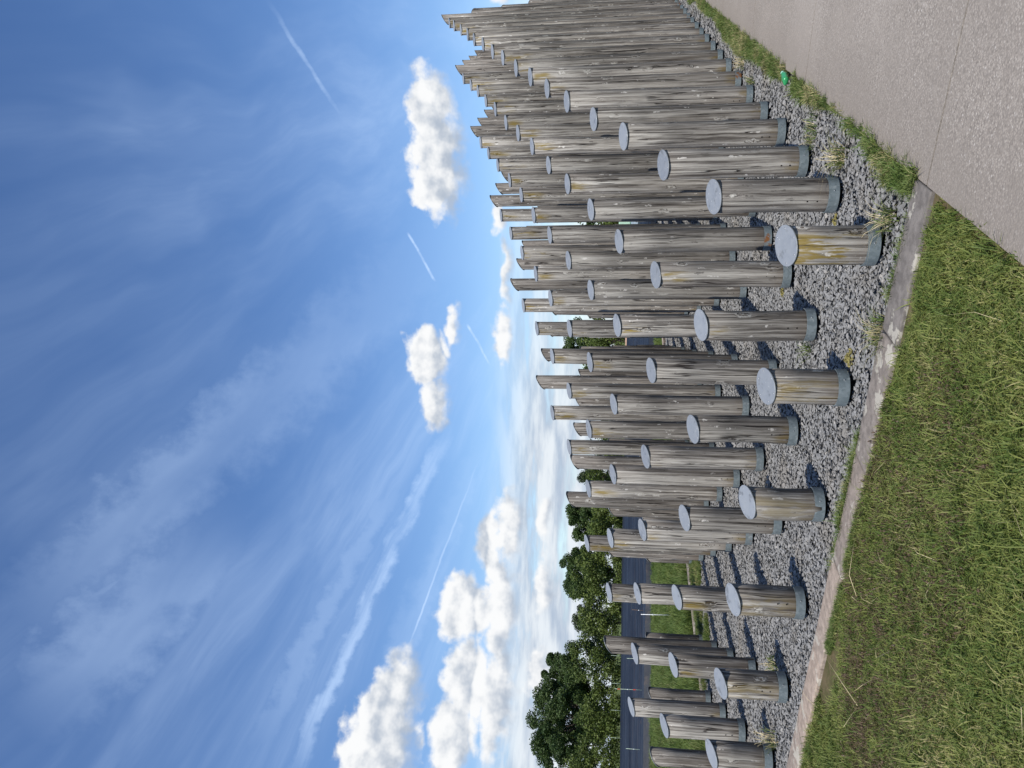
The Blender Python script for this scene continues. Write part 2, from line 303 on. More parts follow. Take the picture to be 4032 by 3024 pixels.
M['meadow']=grass_mat('meadow_blades',(.085,.135,.026),(.150,.195,.045),(.26,.235,.11),.86,.35)
M['clover']=simple('seed_heads',(.11,.075,.050),.8,.2,var=.4); M['fluff']=simple('white_fluff',(.46,.43,.38),.9,.2)
M['clover2']=grass_mat('clover_leaves',(.080,.068,.028),(.115,.098,.040),(.17,.115,.07),.66,1.2); M['dry']=simple('dry_stalk',(.50,.42,.25),.8,.2); M['sedum']=simple('yellow_stonecrop',(.19,.165,.055),.8,.3,var=.5,scale=60)
M['soil']=soil_mat('lawn_soil',(.075,.075,.028),(.13,.10,.055),(.07,.10,.026)); M['bare']=soil_mat('bare_soil',(.22,.155,.105),(.33,.25,.175),(.28,.20,.14))
M['land']=soil_mat('meadow_ground',(.07,.095,.028),(.11,.13,.04),(.085,.11,.03)); M['redsoil']=soil_mat('red_soil',(.42,.27,.19),(.55,.38,.28),(.48,.32,.23))
M['path']=path_mat(); M['joint']=simple('joint_dirt',(.035,.030,.025),.95,.1); M['kerb']=kerb_mat()
def plastic_mat():
    mt,N,b=mat('mulch_film'); p=N.n('ShaderNodeNewGeometry',out=0); n=N.noise(p,.25,4,.6); n2=N.noise(N.v('MULTIPLY',p,(1,1,1)),3.,4,.6)
    c=N.mix(N.ss(n,.4,.6),(.010,.013,.020),(.018,.023,.033)); c=N.mix(N.ss(n2,.6,.75,0.,.5),c,(.09,.065,.05)); fin(N,b,c,.55,n2,.5,.05,.16); return mt
M['film']=plastic_mat(); M['furrow']=soil_mat('furrow_soil',(.030,.022,.017),(.045,.034,.026),(.022,.018,.016))
def leaf_mat(name,a,b2):
    mt,N,b=mat(name); p=N.n('ShaderNodeNewGeometry',out=0); h=N.n('ShaderNodeAttribute',attribute_name='hue',out=2); n=N.noise(p,.28,3,.6)
    c=N.mix(N.ss(N.m('ADD',N.m('MULTIPLY',h,.6),N.m('MULTIPLY',n,.5)),.25,.85),a,b2); fin(N,b,c,.55,None,spec=.3)
    tr=N.n('ShaderNodeBsdfTranslucent',{0:c}); mx=N.n('ShaderNodeMixShader',{0:.2,1:b.outputs[0],2:tr}); N.t.links.new(mx,N.t.nodes['Material Output'].inputs[0]); return mt
M['leaf']=leaf_mat('oak_leaves',(.035,.065,.016),(.075,.115,.032)); M['leaf2']=leaf_mat('ash_leaves',(.045,.066,.030),(.085,.108,.055)); M['leaf3']=leaf_mat('hedge_leaves',(.055,.085,.016),(.135,.175,.038))
M['bark']=simple('bark',(.060,.050,.040),.9,.1); M['deadwood']=simple('dead_branch',(.22,.17,.12),.9,.1)

# ------------------------------------------------------------------ ground and path
v=[];f=[]; xs=np.unique(np.concatenate([np.linspace(-40,40,41),np.array([-2000,-900,-400,-200,-120,-80,-55,55,80,120,200,400,900,2000])])); ys=np.unique(np.concatenate([np.linspace(-20,60,41),np.array([-2000,-900,-300,-120,-60,-35,80,110,150,250,500,1000,2500])]))
for x in xs:
    for y in ys: v.append((x,y,float(gz(x,y))-.14))
n=len(ys)
for i in range(len(xs)-1):
    for j in range(n-1): a=i*n+j; f.append((a,a+n,a+n+1,a+1))
tag(link('ground',mesh('ground',v,f,True),M['land']),kind='structure')
tag(sheet('gravel_bed',-.46,28.4,-.56,8.9,-.055,M['fines'],.6),kind='structure')
tag(sheet('lawn',-14,-.71,-.56,30,-.012,M['soil'],.25,jit=.006),kind='structure')
tag(sheet('meadow',-.69,45,9.14,24,-.02,M['land'],1.2),kind='structure')
# path of cast panels with open joints between them
tag(sheet('path_bed',-40,60,-4.6,-.552,-.03,M['joint'],4.),kind='structure')
path=bpy.data.objects.new('path',None); col.objects.link(path); tag(path,kind='structure')
js=[-40,-16.12,-13.02,-9.92,-6.82,-3.72,-.62,2.48,5.59,8.7,11.8,14.9,18,21.1,24.2,27.3,30.4,60]
for a,b in zip(js[:-1],js[1:]):
    o=sheet('path_panel',a+.009,b-.009,-4.55,-.555,.006,M['path'],1.5 if b-a<5 else 6.,parent=path,smooth=False)
    md=o.modifiers.new('thick','SOLIDIFY'); md.thickness=.05; md.offset=-1
# kerbs of stone blocks
def block(name,parent,P0,P1,Q0,Q1,colr,top=.012):
    bm=bmesh.new()
    vv=[]
    for z in (-.12,top):
        for (P,Q) in ((P0,Q0),(P1,Q0),(P1,Q1),(P0,Q1)):
            x,y=W(P,Q); vv.append(bm.verts.new((x,y,float(gz(x,y))+z+(rng.normal()*.003 if z>0 else 0))))
    for q in ((3,2,1,0),(4,5,6,7),(0,1,5,4),(1,2,6,5),(2,3,7,6),(3,0,4,7)): bm.faces.new([vv[i] for i in q])
    bmesh.ops.recalc_face_normals(bm,faces=bm.faces[:])
    bmesh.ops.bevel(bm,geom=[e for e in bm.edges],offset=.010,segments=2,affect='EDGES',profile=.6)
    o=link(name,bm_mesh(name,bm,True),M['kerb'],parent); o.color=(*colr,1); return o
kerb=bpy.data.objects.new('kerb',None); col.objects.link(kerb); tag(kerb,kind='structure')
cols=[(.20,.178,.158),(.25,.215,.185),(.29,.24,.20),(.38,.305,.245),(.40,.315,.25),(.34,.275,.225),(.31,.26,.215),(.24,.21,.185)]
Q=-.55;i=0
while Q<9.1:
    L=.915; c=cols[min(i,len(cols)-1)]; block('kerb_stone',kerb,-.70,-.45,Q+.003,min(Q+L,9.16)-.003,c); Q+=L;i+=1
far=bpy.data.objects.new('kerb',None); col.objects.link(far); tag(far,kind='structure')
P=-.445;i=0
while P<28:
    c=random.choice(cols[2:]); block('kerb_stone',far,P+.003,P+.912,8.91,9.15,c,.03); P+=.915

# ------------------------------------------------------------------ posts
RAD=.125; CLR=0.0
def zfront(j,k): return -1.0747+.3397*k+.015*j+CAMZ
def zleft(j,k): return 4.672-.665*j+CAMZ
def zright(j,k): return 4.70-.69*(k-17)+CAMZ
SP=np.hypot(*pv)
def post_top(j,k):
    a=[(zfront(j,k),0),(zleft(j,k),1),(zright(j,k),2)]; return min(a)
# slope of the cut in the local frame (x = right across the rows, y = along the rows)
SLOPE={0:(-.015/SP,.3397/SP),1:(.665/SP,0.),2:(0.,-.69/SP)}
SEG=36
def ordinal(n):
    s='first second third fourth fifth sixth seventh eighth ninth tenth eleventh twelfth thirteenth fourteenth fifteenth sixteenth seventeenth eighteenth nineteenth twentieth'.split()
    t=['twenty-first','twenty-second','twenty-third','twenty-fourth','twenty-fifth','twenty-sixth']
    return (s+t)[n-1]
def shaft_mesh(h,sl,seed):
    r=np.random.default_rng(seed); z0=.008
    rings=[z0,.09]+list(np.linspace(.25,.86,4))  # first two absolute, the rest fractions
    ph=r.uniform(0,6.28,4); am=r.uniform(.0008,.0028,4); bow=r.normal(0,.004,2)
    v=[];f=[];top=[];dr=[]
    gl=math.hypot(*sl); dd=(-sl[0]/gl,-sl[1]/gl)
    zz=[z0,.09]+[.09+(h-.12-.09)*t for t in (.25,.5,.75)]+[None]
    for ri,z in enumerate(zz):
        for s_ in range(SEG):
            a=2*math.pi*s_/SEG; rr=RAD-.002+sum(am[q]*math.sin((q+2)*a+ph[q]) for q in range(4))
            t=0 if z is None else z/h
            bx=bow[0]*math.sin(math.pi*min(1,t)); by=bow[1]*math.sin(math.pi*min(1,t))
            if z is None: bx=by=0
            x=rr*math.cos(a)+bx; y=rr*math.sin(a)+by
            ze=h+sl[0]*x+sl[1]*y
            zv=ze if z is None else z
            v.append((x,y,zv)); top.append(max(0,ze-zv)); dr.append(math.cos(a)*dd[0]+math.sin(a)*dd[1])
    nr=len(zz)
    for i in range(nr-1):
        for s_ in range(SEG):
            a=i*SEG+s_; b=i*SEG+(s_+1)%SEG; f.append((a,b,b+SEG,a+SEG))
    f.append(tuple(reversed(range(SEG)))); f.append(tuple(range((nr-1)*SEG,nr*SEG)))
    me=mesh('shaft',v,f,True); me.polygons[-1].use_smooth=False; me.polygons[-2].use_smooth=False
    for nm,d in (('top',top),('drain',dr)):
        at=me.attributes.new(nm,'FLOAT','POINT'); at.data.foreach_set('value',d)
    return me
def cap_mesh(sl):
    bm=bmesh.new(); n=Vector((-sl[0],-sl[1],1)).normalized(); rc=RAD+.006; t=.006
    lo=[];hi=[]
    for s_ in range(SEG):
        a=2*math.pi*s_/SEG; x=rc*math.cos(a); y=rc*math.sin(a); p=Vector((x,y,sl[0]*x+sl[1]*y))+n*.004
        lo.append(bm.verts.new(p)); hi.append(bm.verts.new(p+n*t))
    bm.faces.new(hi); bm.faces.new(lo[::-1])
    for i in range(SEG): bm.faces.new((lo[i],lo[(i+1)%SEG],hi[(i+1)%SEG],hi[i]))
    bmesh.ops.bevel(bm,geom=[e for e in bm.edges if all(v in hi for v in e.verts)],offset=.0015,segments=1,affect='EDGES')
    return bm_mesh('cap_plate',bm),n
def dome_mesh(r,h):
    bm=bmesh.new(); bmesh.ops.create_uvsphere(bm,u_segments=8,v_segments=4,radius=1)
    bmesh.ops.delete(bm,geom=[v for v in bm.verts if v.co.z<-.1],context='VERTS')
    for v in bm.verts: v.co.x*=r; v.co.y*=r; v.co.z*=h
    return bm_mesh('screw',bm,True)
CAPM={k:cap_mesh(s) for k,s in SLOPE.items()}
SCREW=dome_mesh(.0065,.004)
def band_mesh():
    bm=bmesh.new(); r0,r1,h=RAD-.0005,RAD+.0055,.074; vs_=[]
    for s_ in range(SEG):
        a=2*math.pi*s_/SEG; c,s2=math.cos(a),math.sin(a)
        vs_.append([bm.verts.new((r*c,r*s2,z)) for r,z in ((r0,0),(r1,0),(r1,h),(r0,h))])
    for i in range(SEG):
        A_,B_=vs_[i],vs_[(i+1)%SEG]
        for q in range(4): bm.faces.new((A_[q],B_[q],B_[(q+1)%4],A_[(q+1)%4]))
    bmesh.ops.recalc_face_normals(bm,faces=bm.faces[:]); me=bm_mesh('base_band',bm); return me
BAND=band_mesh()
def stub_mesh():
    bm=bmesh.new(); bmesh.ops.create_cone(bm,cap_ends=True,segments=20,radius1=.085,radius2=.085,depth=.13,matrix=Matrix.Translation((0,0,-.055)))
    bmesh.ops.create_cone(bm,cap_ends=True,segments=20,radius1=.105,radius2=.105,depth=.012,matrix=Matrix.Translation((0,0,-.09))); return bm_mesh('base_pin',bm,False)
STUB=stub_mesh()
BOLT=dome_mesh(.006,.005); HOLE=dome_mesh(.0065,.001)
POSTS=[]
for j in range(9):
    for k in range(26):
        zt,pl_=post_top(j,k); x,y=A+pv*k+qv*j
        # small measured-looking irregularity
        x+=rng.normal()*.008; y+=rng.normal()*.008
        zb=float(gz(x,y)); h=zt-zb+rng.normal()*.008
        if h<.16: continue
        o=bpy.data.objects.new('timber_post',None); col.objects.link(o); o.empty_display_size=.1
        o.location=(x,y,zb); o.rotation_euler=(rng.normal()*.0035,rng.normal()*.0035,ROT); rs=float(np.clip(rng.normal(1,.018),.96,1.035)); o.scale=(rs,rs,1)
        size='knee-high' if h<.7 else 'hip-high' if h<1.1 else 'chest-high' if h<1.45 else 'head-high' if h<2.1 else 'tall' if h<4 else 'towering'
        row='path-side row' if j==0 else '%s row from the path'%ordinal(j+1)
        tag(o,'%s capped grey timber post, %s from the kerb, %s'%(size,ordinal(k+1),row),'post','capped timber posts set out in a grid')
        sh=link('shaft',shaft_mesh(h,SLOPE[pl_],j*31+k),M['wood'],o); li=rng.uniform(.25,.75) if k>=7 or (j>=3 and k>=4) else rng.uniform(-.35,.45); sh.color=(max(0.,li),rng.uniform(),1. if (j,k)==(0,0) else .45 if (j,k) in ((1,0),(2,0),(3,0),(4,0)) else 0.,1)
        cm,nn=CAPM[pl_]; c=link('cap_plate',cm,M['cap'],o,(0,0,h))
        link('base_band',BAND,M['band'],o); link('base_pin',STUB,M['dark'],o)
        dist=math.hypot(x,y)
        if dist<15 and pl_==0:
            for s_ in range(6):
                a=math.pi*(s_/3)+.35+(k*1.7+j*2.3)%1.05+rng.normal()*.04; rr=RAD-.016; px_,py_=rr*math.cos(a),rr*math.sin(a); sl=SLOPE[pl_]
                p=Vector((px_,py_,sl[0]*px_+sl[1]*py_))+nn*.0098
                link('screw',SCREW,M['screw'],c,tuple(p),nn.to_track_quat('Z','Y').to_euler())
        if dist<11:
            vd=math.atan2(-y,-x)-ROT      # towards the open front
            for dz_,da in ((.037,.0),):
                for a in (vd+.25+rng.normal()*.2,vd+2.1,vd-2.1):
                    link('bolt',BOLT,M['screw'],o,((RAD+.0055)*math.cos(a),(RAD+.0055)*math.sin(a),dz_),(0,math.pi/2,a))
            a=vd-.35+rng.normal()*.15
            for dz_ in (.15,.22):
                link('bolt_hole',HOLE,M['dark'],o,((RAD-.0015)*math.cos(a),(RAD-.0015)*math.sin(a),dz_),(0,math.pi/2,a))
        POSTS.append((x,y,h))

# ------------------------------------------------------------------ scattered stuff
def coll(name,meshes):
    c=bpy.data.collections.new(name)
    for i,me in enumerate(meshes): c.objects.link(bpy.data.objects.new('%s_source'%name,me))
    return c
def scatter(name,pts,rots,scl,source,label,cat):
    me=bpy.data.meshes.new(name); me.vertices.add(len(pts)); me.vertices.foreach_set('co',np.asarray(pts,np.float32).ravel())
    a=me.attributes.new('rot','FLOAT_VECTOR','POINT'); a.data.foreach_set('vector',np.asarray(rots,np.float32).ravel())
    a=me.attributes.new('scl','FLOAT_VECTOR','POINT'); a.data.foreach_set('vector',np.asarray(scl,np.float32).ravel())
    me.update(); o=bpy.data.objects.new(name,me); col.objects.link(o); tag(o,label,cat,kind='stuff')
    ng=bpy.data.node_groups.new(name,'GeometryNodeTree'); ng.interface.new_socket('G',in_out='INPUT',socket_type='NodeSocketGeometry'); ng.interface.new_socket('G',in_out='OUTPUT',socket_type='NodeSocketGeometry')
    N=NT(ng); gi=ng.nodes.new('NodeGroupInput'); go=ng.nodes.new('NodeGroupOutput')
    ci=N.n('GeometryNodeCollectionInfo',out=None); ci.inputs['Collection'].default_value=source; ci.inputs['Separate Children'].default_value=True; ci.inputs['Reset Children'].default_value=True
    r=ng.nodes.new('GeometryNodeInputNamedAttribute'); r.data_type='FLOAT_VECTOR'; r.inputs[0].default_value='rot'
    s=ng.nodes.new('GeometryNodeInputNamedAttribute'); s.data_type='FLOAT_VECTOR'; s.inputs[0].default_value='scl'
    e2r=ng.nodes.new('FunctionNodeEulerToRotation'); ng.links.new(r.outputs[0],e2r.inputs[0])
    ip=ng.nodes.new('GeometryNodeInstanceOnPoints'); ng.links.new(gi.outputs[0],ip.inputs['Points']); ng.links.new(ci.outputs[0],ip.inputs['Instance']); ip.inputs['Pick Instance'].default_value=True
    ng.links.new(e2r.outputs[0],ip.inputs['Rotation']); ng.links.new(s.outputs[0],ip.inputs['Scale']); ng.links.new(ip.outputs[0],go.inputs[0])
    md=o.modifiers.new('scatter','NODES'); md.node_group=ng; return o
def chips(n):
    out=[]
    for i in range(n):
        bm=bmesh.new(); 
        for q in range(11):
            d=rng.normal(size=3); d/=np.linalg.norm(d); bm.verts.new(tuple(d*rng.uniform(.8,1.05)*np.array([1,rng.uniform(.6,.85),rng.uniform(.28,.42)])))
        r=bmesh.ops.convex_hull(bm,input=bm.verts[:]); bmesh.ops.delete(bm,geom=[x for x in r['geom_interior'] if isinstance(x,bmesh.types.BMVert)],context='VERTS')
        me=bm_mesh('chip',bm); me.materials.append(M['stone']); out.append(me)
    return out
def blades(name,n,h,spread,wid,lean,mt,heads=0,bend=.5):
    v=[];f=[];hue=[];mi=[]
    for i in range(n):
        a=rng.uniform(0,6.283); r=spread*math.sqrt(rng.uniform()); bx,by=r*math.cos(a),r*math.sin(a)
        hh=h*rng.uniform(.55,1.15); da=rng.uniform(0,6.283); ln=lean*rng.uniform(.2,1.2)*hh; dx,dy=math.cos(da),math.sin(da); wx,wy=-dy*wid/2,dx*wid/2
        b=len(v); hv=rng.uniform()
        for t,ww in ((0,1.),(.55,.85)):
            px_=bx+dx*ln*t**(1+bend); py_=by+dy*ln*t**(1+bend); z=hh*t
            v+=[(px_-wx*ww,py_-wy*ww,z),(px_+wx*ww,py_+wy*ww,z)]; hue+=[hv,hv]
        v.append((bx+dx*ln,by+dy*ln,hh*(.96-.25*lean))); hue.append(hv)
        f+=[(b,b+1,b+3,b+2),(b+2,b+3,b+4)]; mi+=[0,0]
        if heads and rng.uniform()<heads:
            c=v[-1]; s=.0042*rng.uniform(.7,1.5); k=1 if rng.uniform()<.6 else 2; b=len(v)
            for q in ((s,0,0),(-s,0,0),(0,s,0),(0,-s,0),(0,0,s*1.6),(0,0,-s)): v.append((c[0]+q[0],c[1]+q[1],c[2]+q[2])); hue.append(.5)
            for q in ((0,2,4),(2,1,4),(1,3,4),(3,0,4),(2,0,5),(1,2,5),(3,1,5),(0,3,5)): f.append(tuple(b+x for x in q)); mi.append(k)
    me=mesh(name,v,f); at=me.attributes.new('hue','FLOAT','POINT'); at.data.foreach_set('value',hue)
    for x in (mt,M['clover'],M['fluff']): me.materials.append(x)
    me.polygons.foreach_set('material_index',mi); return me
def fbm(P,Q,sc_,seed):
    r=np.random.default_rng(seed); out=np.zeros_like(P)
    for o_ in range(4):
        for _ in range(5):
            th=r.uniform(0,6.283); fr=sc_*2**o_*r.uniform(.7,1.4); out+=np.sin((P*math.cos(th)+Q*math.sin(th))*fr+r.uniform(0,6.283))/5*.6**o_
    return out
def place(P,Q,off): x,y=W(P,Q); return np.stack([x,y,gz(x,y)+off],-1)
def rand_pq(n,P0,P1,Q0,Q1): return rng.uniform(P0,P1,n),rng.uniform(Q0,Q1,n)
CH=coll('chip',chips(12))
def stones(n,P0,P1,Q0,Q1,s0,s1,zoff):
    n=int(n*1.7); P,Q=rand_pq(n,P0,P1,Q0,Q1); 
    pts=place(P,Q,-.045+zoff+rng.uniform(0,.020,n)); rot=np.stack([rng.normal(0,.22,n),rng.normal(0,.22,n),rng.uniform(0,6.28,n)],-1)
    s=rng.uniform(s0,s1,n)*np.where(rng.uniform(size=n)<.07,1.55,1.)*np.where(rng.uniform(size=n)<.3,.62,1.); return pts,rot,np.stack([s,s,s],-1)
S=[stones(26000,-.47,3.,-.5,7.5,.015,.029,0),stones(34000,3.,9.,-.45,8.9,.019,.031,.004),stones(5000,-.47,3.,7.5,8.9,.018,.031,0),stones(26000,9.,28.3,-.5,8.9,.030,.05,.004)]
scatter('gravel',*[np.concatenate([s[i] for s in S]) for i in range(3)],CH,'loose grey slate chippings spread under the timber posts','gravel')
# lawn
LT=coll('turf',[blades('turf',18,.054,.045,.0056,1.1,M['lawn']) for i in range(7)]+[blades('turf_long',10,.085,.05,.0050,1.3,M['lawn']) for i in range(2)])
def tufts(P,Q,off,s0,s1,tilt=.18):
    n=len(P); s=rng.uniform(s0,s1,n); return place(P,Q,off),np.stack([rng.normal(0,tilt,n),rng.normal(0,tilt,n),rng.uniform(0,6.28,n)],-1),np.stack([s,s,s*rng.uniform(.7,1.25,n)],-1)
P,Q=rand_pq(52000,-4.6,-.66,-.56,9.); bare=np.exp(-(((P+.86)/.13)**2+((Q-2.95)/.42)**2)); ok=(fbm(P,Q,3.,3)>-1.05)&(rng.uniform(size=len(P))>bare*1.6)&(P<-.765+.035*fbm(P,Q,6.,8))&((Q>-.52)|(rng.uniform(size=len(P))<.3)); a1=tufts(P[ok],Q[ok],-.012,.55,1.15)
hgt=1+.45*fbm(P[ok],Q[ok],2.2,9); a1[2][:,2]*=np.clip(hgt,.5,1.7)
P,Q=rand_pq(9000,-12,-.66,9.,24.); a2=tufts(P,Q,-.012,1.2,2.2); P,Q=rand_pq(9000,-12,-4.6,-.5,9.); a3=tufts(P,Q,-.012,1.2,2.2)
scatter('lawn_grass',*[np.concatenate([s[i] for s in (a1,a2,a3)]) for i in range(3)],LT,'short mown grass with clover seed heads in front of the kerb','grass')
ST=coll('clover',[blades('clover',16,.045,.05,.0034,.9,M['clover2'],heads=.10) for i in range(4)])
P,Q=rand_pq(26000,-4.2,-.72,-.4,9.); pt=fbm(P,Q,1.25,31)+.5*np.exp(-(((P+1.7)/.8)**2+((Q-2.2)/1.3)**2)); ok=(pt>.22+.35*rng.uniform(size=len(P))); scatter('clover_patches',*tufts(P[ok],Q[ok],-.005,.6,1.15),ST,'brown clover patches dotted with white seed heads in the lawn','clover')
P,Q=rand_pq(90,-4.2,-.8,-.4,8.); SK=coll('stalk',[blades('stalk',2,.15,.02,.0030,2.0,M['dry'],bend=.9) for i in range(4)]); scatter('dry_stalks',*tufts(P,Q,.01,.6,1.2,.5),SK,'long dry straw stalks lying across the lawn','straw')
# fringe along the kerb and path
FT=coll('fringe',[blades('fringe',22,.10,.035,.0050,1.0,M['fringe']) for i in range(6)])
fr=[]
P,Q=rand_pq(6500,-.47,-.22,-.5,9.); d=(P+.47)/.25; ok=(fbm(P*.5,Q,2.1,21)>.15+1.1*d-.75*(Q<.2)); fr.append(tufts(P[ok],Q[ok],-.03,.35,1.0,.3))
P,Q=rand_pq(16000,-.45,26,-.57,-.12); d=(Q+.57)/.45; ok=(fbm(P,Q*.4,1.5,5)>-.62+2.6*d-.04*np.clip(P,0,18))&~((P>2.95)&(P<3.35)&(Q<-.38)); fr.append(tufts(P[ok],Q[ok],-.02,.4,1.15,.3))
P,Q=rand_pq(2600,.3,9,-.35,8.8); ok=fbm(P,Q,1.3,44)>1.15; fr.append(tufts(P[ok],Q[ok],-.03,.3,.7,.4))
P,Q=rand_pq(9000,2.2,9.,6.6,8.95); ok=fbm(P,Q,1.2,12)>.25-.3*(Q>8.5); fr.append(tufts(P[ok],Q[ok],-.03,.5,1.2,.4))
P,Q=rand_pq(5000,-.78,-.70,-.5,9.); ok=fbm(P,Q,2.5,77)>.35; fr.append(tufts(P[ok],Q[ok],-.01,.3,.6,.4))
scatter('edge_grass',*[np.concatenate([s[i] for s in fr]) for i in range(3)],FT,'ragged grass creeping along the kerb and path edges','grass')
MT=coll('meadow_tuft',[blades('meadow_tuft',34,.34,.12,.010,.7,M['meadow']) for i in range(6)])
P,Q=rand_pq(26000,-3,45,9.2,24.); ok=(Q<9.9+ (rng.uniform(size=len(P))*20)); X_,Y_=W(P,Q); ok=((Y_-25.9-(X_+9.5)*.158)<0); P,Q=P[ok],Q[ok]; mt_=tufts(P,Q,-.03,.5,.95,.15); hgt=1+.3*fbm(P,Q,.6,2); mt_[2][:,2]*=np.clip(hgt,.4,1.3)*np.where(place(P,Q,0)[:,1]>17,.62,1.)
scatter('meadow_grass',*mt_,MT,'long green grass behind the posts before the dark field','grass')

# single weeds on the gravel
def weed(P,Q,name,label,cat,n,h,spread,mt,lean=1.0,stalks=0,wid=.006):
    x,y=W(P,Q); z=float(gz(x,y))-.05
    o=bpy.data.objects.new(name,None); col.objects.link(o); o.location=(x,y,z); o.rotation_euler=(0,0,rng.uniform(0,6)); tag(o,label,cat,'weeds growing through the gravel')
    link('leaf_blades',blades('leaf_blades',n,h,spread,wid,lean,mt),None,o)
    if stalks: link('dry_stalks',blades('dry_stalks',stalks,h*1.5,spread*.6,.004,1.1,M['dry']),None,o)
weed(1.08,-.28,'grass_tuft','spiky grass tuft with straw base beside the second path-side post','weed',70,.20,.07,M['fringe'],1.2,16)
weed(-.13,-.22,'grass_tuft','straw coloured grass tuft against the nearest short post','weed',60,.17,.08,M['fringe'],1.1,30)
weed(-.40,.42,'grass_tuft','bushy pale grass tuft leaning over the kerb left of the nearest post','weed',110,.17,.10,M['fringe'],1.1,20)
weed(1.1,1.33,'grass_tuft','thin green grass tuft on open gravel behind the second kerb-side post','weed',26,.20,.05,M['fringe'],1.4)
weed(.5,4.5,'grass_tuft','low yellowish grass tuft on gravel between the fifth and sixth kerb-side posts','weed',60,.14,.10,M['fringe'],1.3,14)
weed(.08,5.0,'grass_tuft','wispy dry grass stalks rising in front of the leftmost short post','weed',24,.22,.10,M['fringe'],.9,26)
weed(2.1,-.22,'grass_tuft','spreading green grass patch on gravel beside the third path-side post','weed',120,.12,.17,M['fringe'],1.2,10)
weed(5.4,-.10,'grass_tuft','dark green weed clump at the foot of the sixth path-side post','weed',60,.16,.10,M['fringe'],1.1,6)
weed(6.3,-.22,'grass_tuft','dry straw clump in front of the seventh path-side post','weed',30,.15,.10,M['fringe'],1.0,40)
def sedum(P,Q,label,s):
    x,y=W(P,Q); z=float(gz(x,y))-.03; bm=bmesh.new()
    for i in range(60):
        r=s*math.sqrt(rng.uniform()); a=rng.uniform(0,6.28); q=s*rng.uniform(.09,.2); m_=Matrix.Translation((r*math.cos(a),r*math.sin(a),rng.uniform(0,s*.6)*(1-(r/s)**2)+q*.3))@Matrix.Rotation(rng.uniform(0,3),4,'X')@Matrix.Diagonal((1,.7,1.2,1))
        bmesh.ops.create_icosphere(bm,subdivisions=1,radius=q,matrix=m_)
    o=link('stonecrop',bm_mesh('stonecrop',bm),M['sedum'],None,(x,y,z)); tag(o,label,'weed','weeds growing through the gravel')
sedum(.10,.86,'yellow-green stonecrop cushion beside the second short kerb-side post',.065); sedum(2.33,1.33,'small yellow stonecrop cushion left of the third post in the second row',.05); sedum(1.0,.17,'tiny brownish stonecrop patch at the foot of the second path-side post',.045)

# crushed green bottle at the path edge
def bottle():
    prof=[(0,.010),(.004,.027),(.02,.031),(.05,.029),(.075,.031),(.10,.030),(.125,.031),(.15,.026),(.17,.016),(.182,.0125),(.195,.0125)]
    bm=bmesh.new(); rings=[]
    for t,r in prof:
        ring=[]
        for s_ in range(18):
            a=2*math.pi*s_/18; rr=r*(1+.16*math.sin(3*a+t*60)*(1 if .01<t<.15 else 0)+.08*math.sin(7*a-t*110)*(1 if .01<t<.16 else 0))
            ring.append(bm.verts.new((t,rr*math.cos(a),rr*math.sin(a)*(.62 if t<.155 else 1.))))
        rings.append(ring)
    for a,b in zip(rings[:-1],rings[1:]):
        for i in range(18): bm.faces.new((a[i],a[(i+1)%18],b[(i+1)%18],b[i]))
    bm.faces.new(rings[0][::-1]); bmesh.ops.recalc_face_normals(bm,faces=bm.faces[:])
    mt,N,b=mat('green_plastic'); b.inputs['Base Color'].default_value=(.05,.40,.14,1); b.inputs['Roughness'].default_value=.16; b.inputs['Transmission Weight'].default_value=.35; b.inputs['IOR'].default_value=1.45
    x,y=W(3.03,-.50); z=float(gz(x,y))
    o=bpy.data.objects.new('plastic_bottle',None); col.objects.link(o); o.location=(x,y,z+.055); o.scale=(1.2,1.4,1.4); o.rotation_euler=(0,.03,math.atan2(Pu[1],Pu[0])-.15); tag(o,'crushed shiny green plastic bottle lying at the path edge','bottle')
    link('body',bm_mesh('body',bm,True),mt,o)
    bm=bmesh.new(); bmesh.ops.create_cone(bm,cap_ends=True,segments=16,radius1=.0145,radius2=.0138,depth=.018,matrix=Matrix.Translation((.199,0,0))@Matrix.Rotation(math.pi/2,4,'Y')); bmesh.ops.bevel(bm,geom=bm.edges[:],offset=.0015,segments=1,affect='EDGES')
    link('bottle_cap',bm_mesh('bottle_cap',bm),simple('pale_green_cap',(.35,.60,.48),.4),o)
bottle()

# ------------------------------------------------------------------ field of film-covered ridges
def ae(az,dist): return math.sin(R(az))*dist,math.cos(R(az))*dist
def field_mesh():
    # ridges run across the view, from the wire fence back to the hedge
    d=np.array([math.cos(R(9)),math.sin(R(9))]); nrm=np.array([-d[1],d[0]]); o0=np.array([-9.5,26.2]); v=[];f=[]
    pr=[(0,0),(.30,.0),(.46,.20),(.72,.25),(1.1,.25),(1.36,.20),(1.5,.02),(1.8,0)]
    ends=np.linspace(-70,75,30); nrow=31
    for r_ in range(nrow):
        b=len(v)
        for (n_,z) in pr:
            for e in ends:
                p=o0+nrm*(r_*1.8+n_)+d*e; v.append((p[0],p[1],float(gz(p[0],p[1]))+z-.01+rng.normal()*.012))
        ne=len(ends)
        for i in range(len(pr)-1):
            for q in range(ne-1): a=b+i*ne+q; f.append((a,a+1,a+ne+1,a+ne))
    me=mesh('field',v,f,False); me.materials.append(M['film']); me.materials.append(M['furrow']); nq=len(ends)-1; me.polygons.foreach_set('material_index',[1 if (i//nq)%7 in (0,6) else 0 for i in range(len(f))]); return me
tag(link('field',field_mesh(),M['film']),kind='structure')
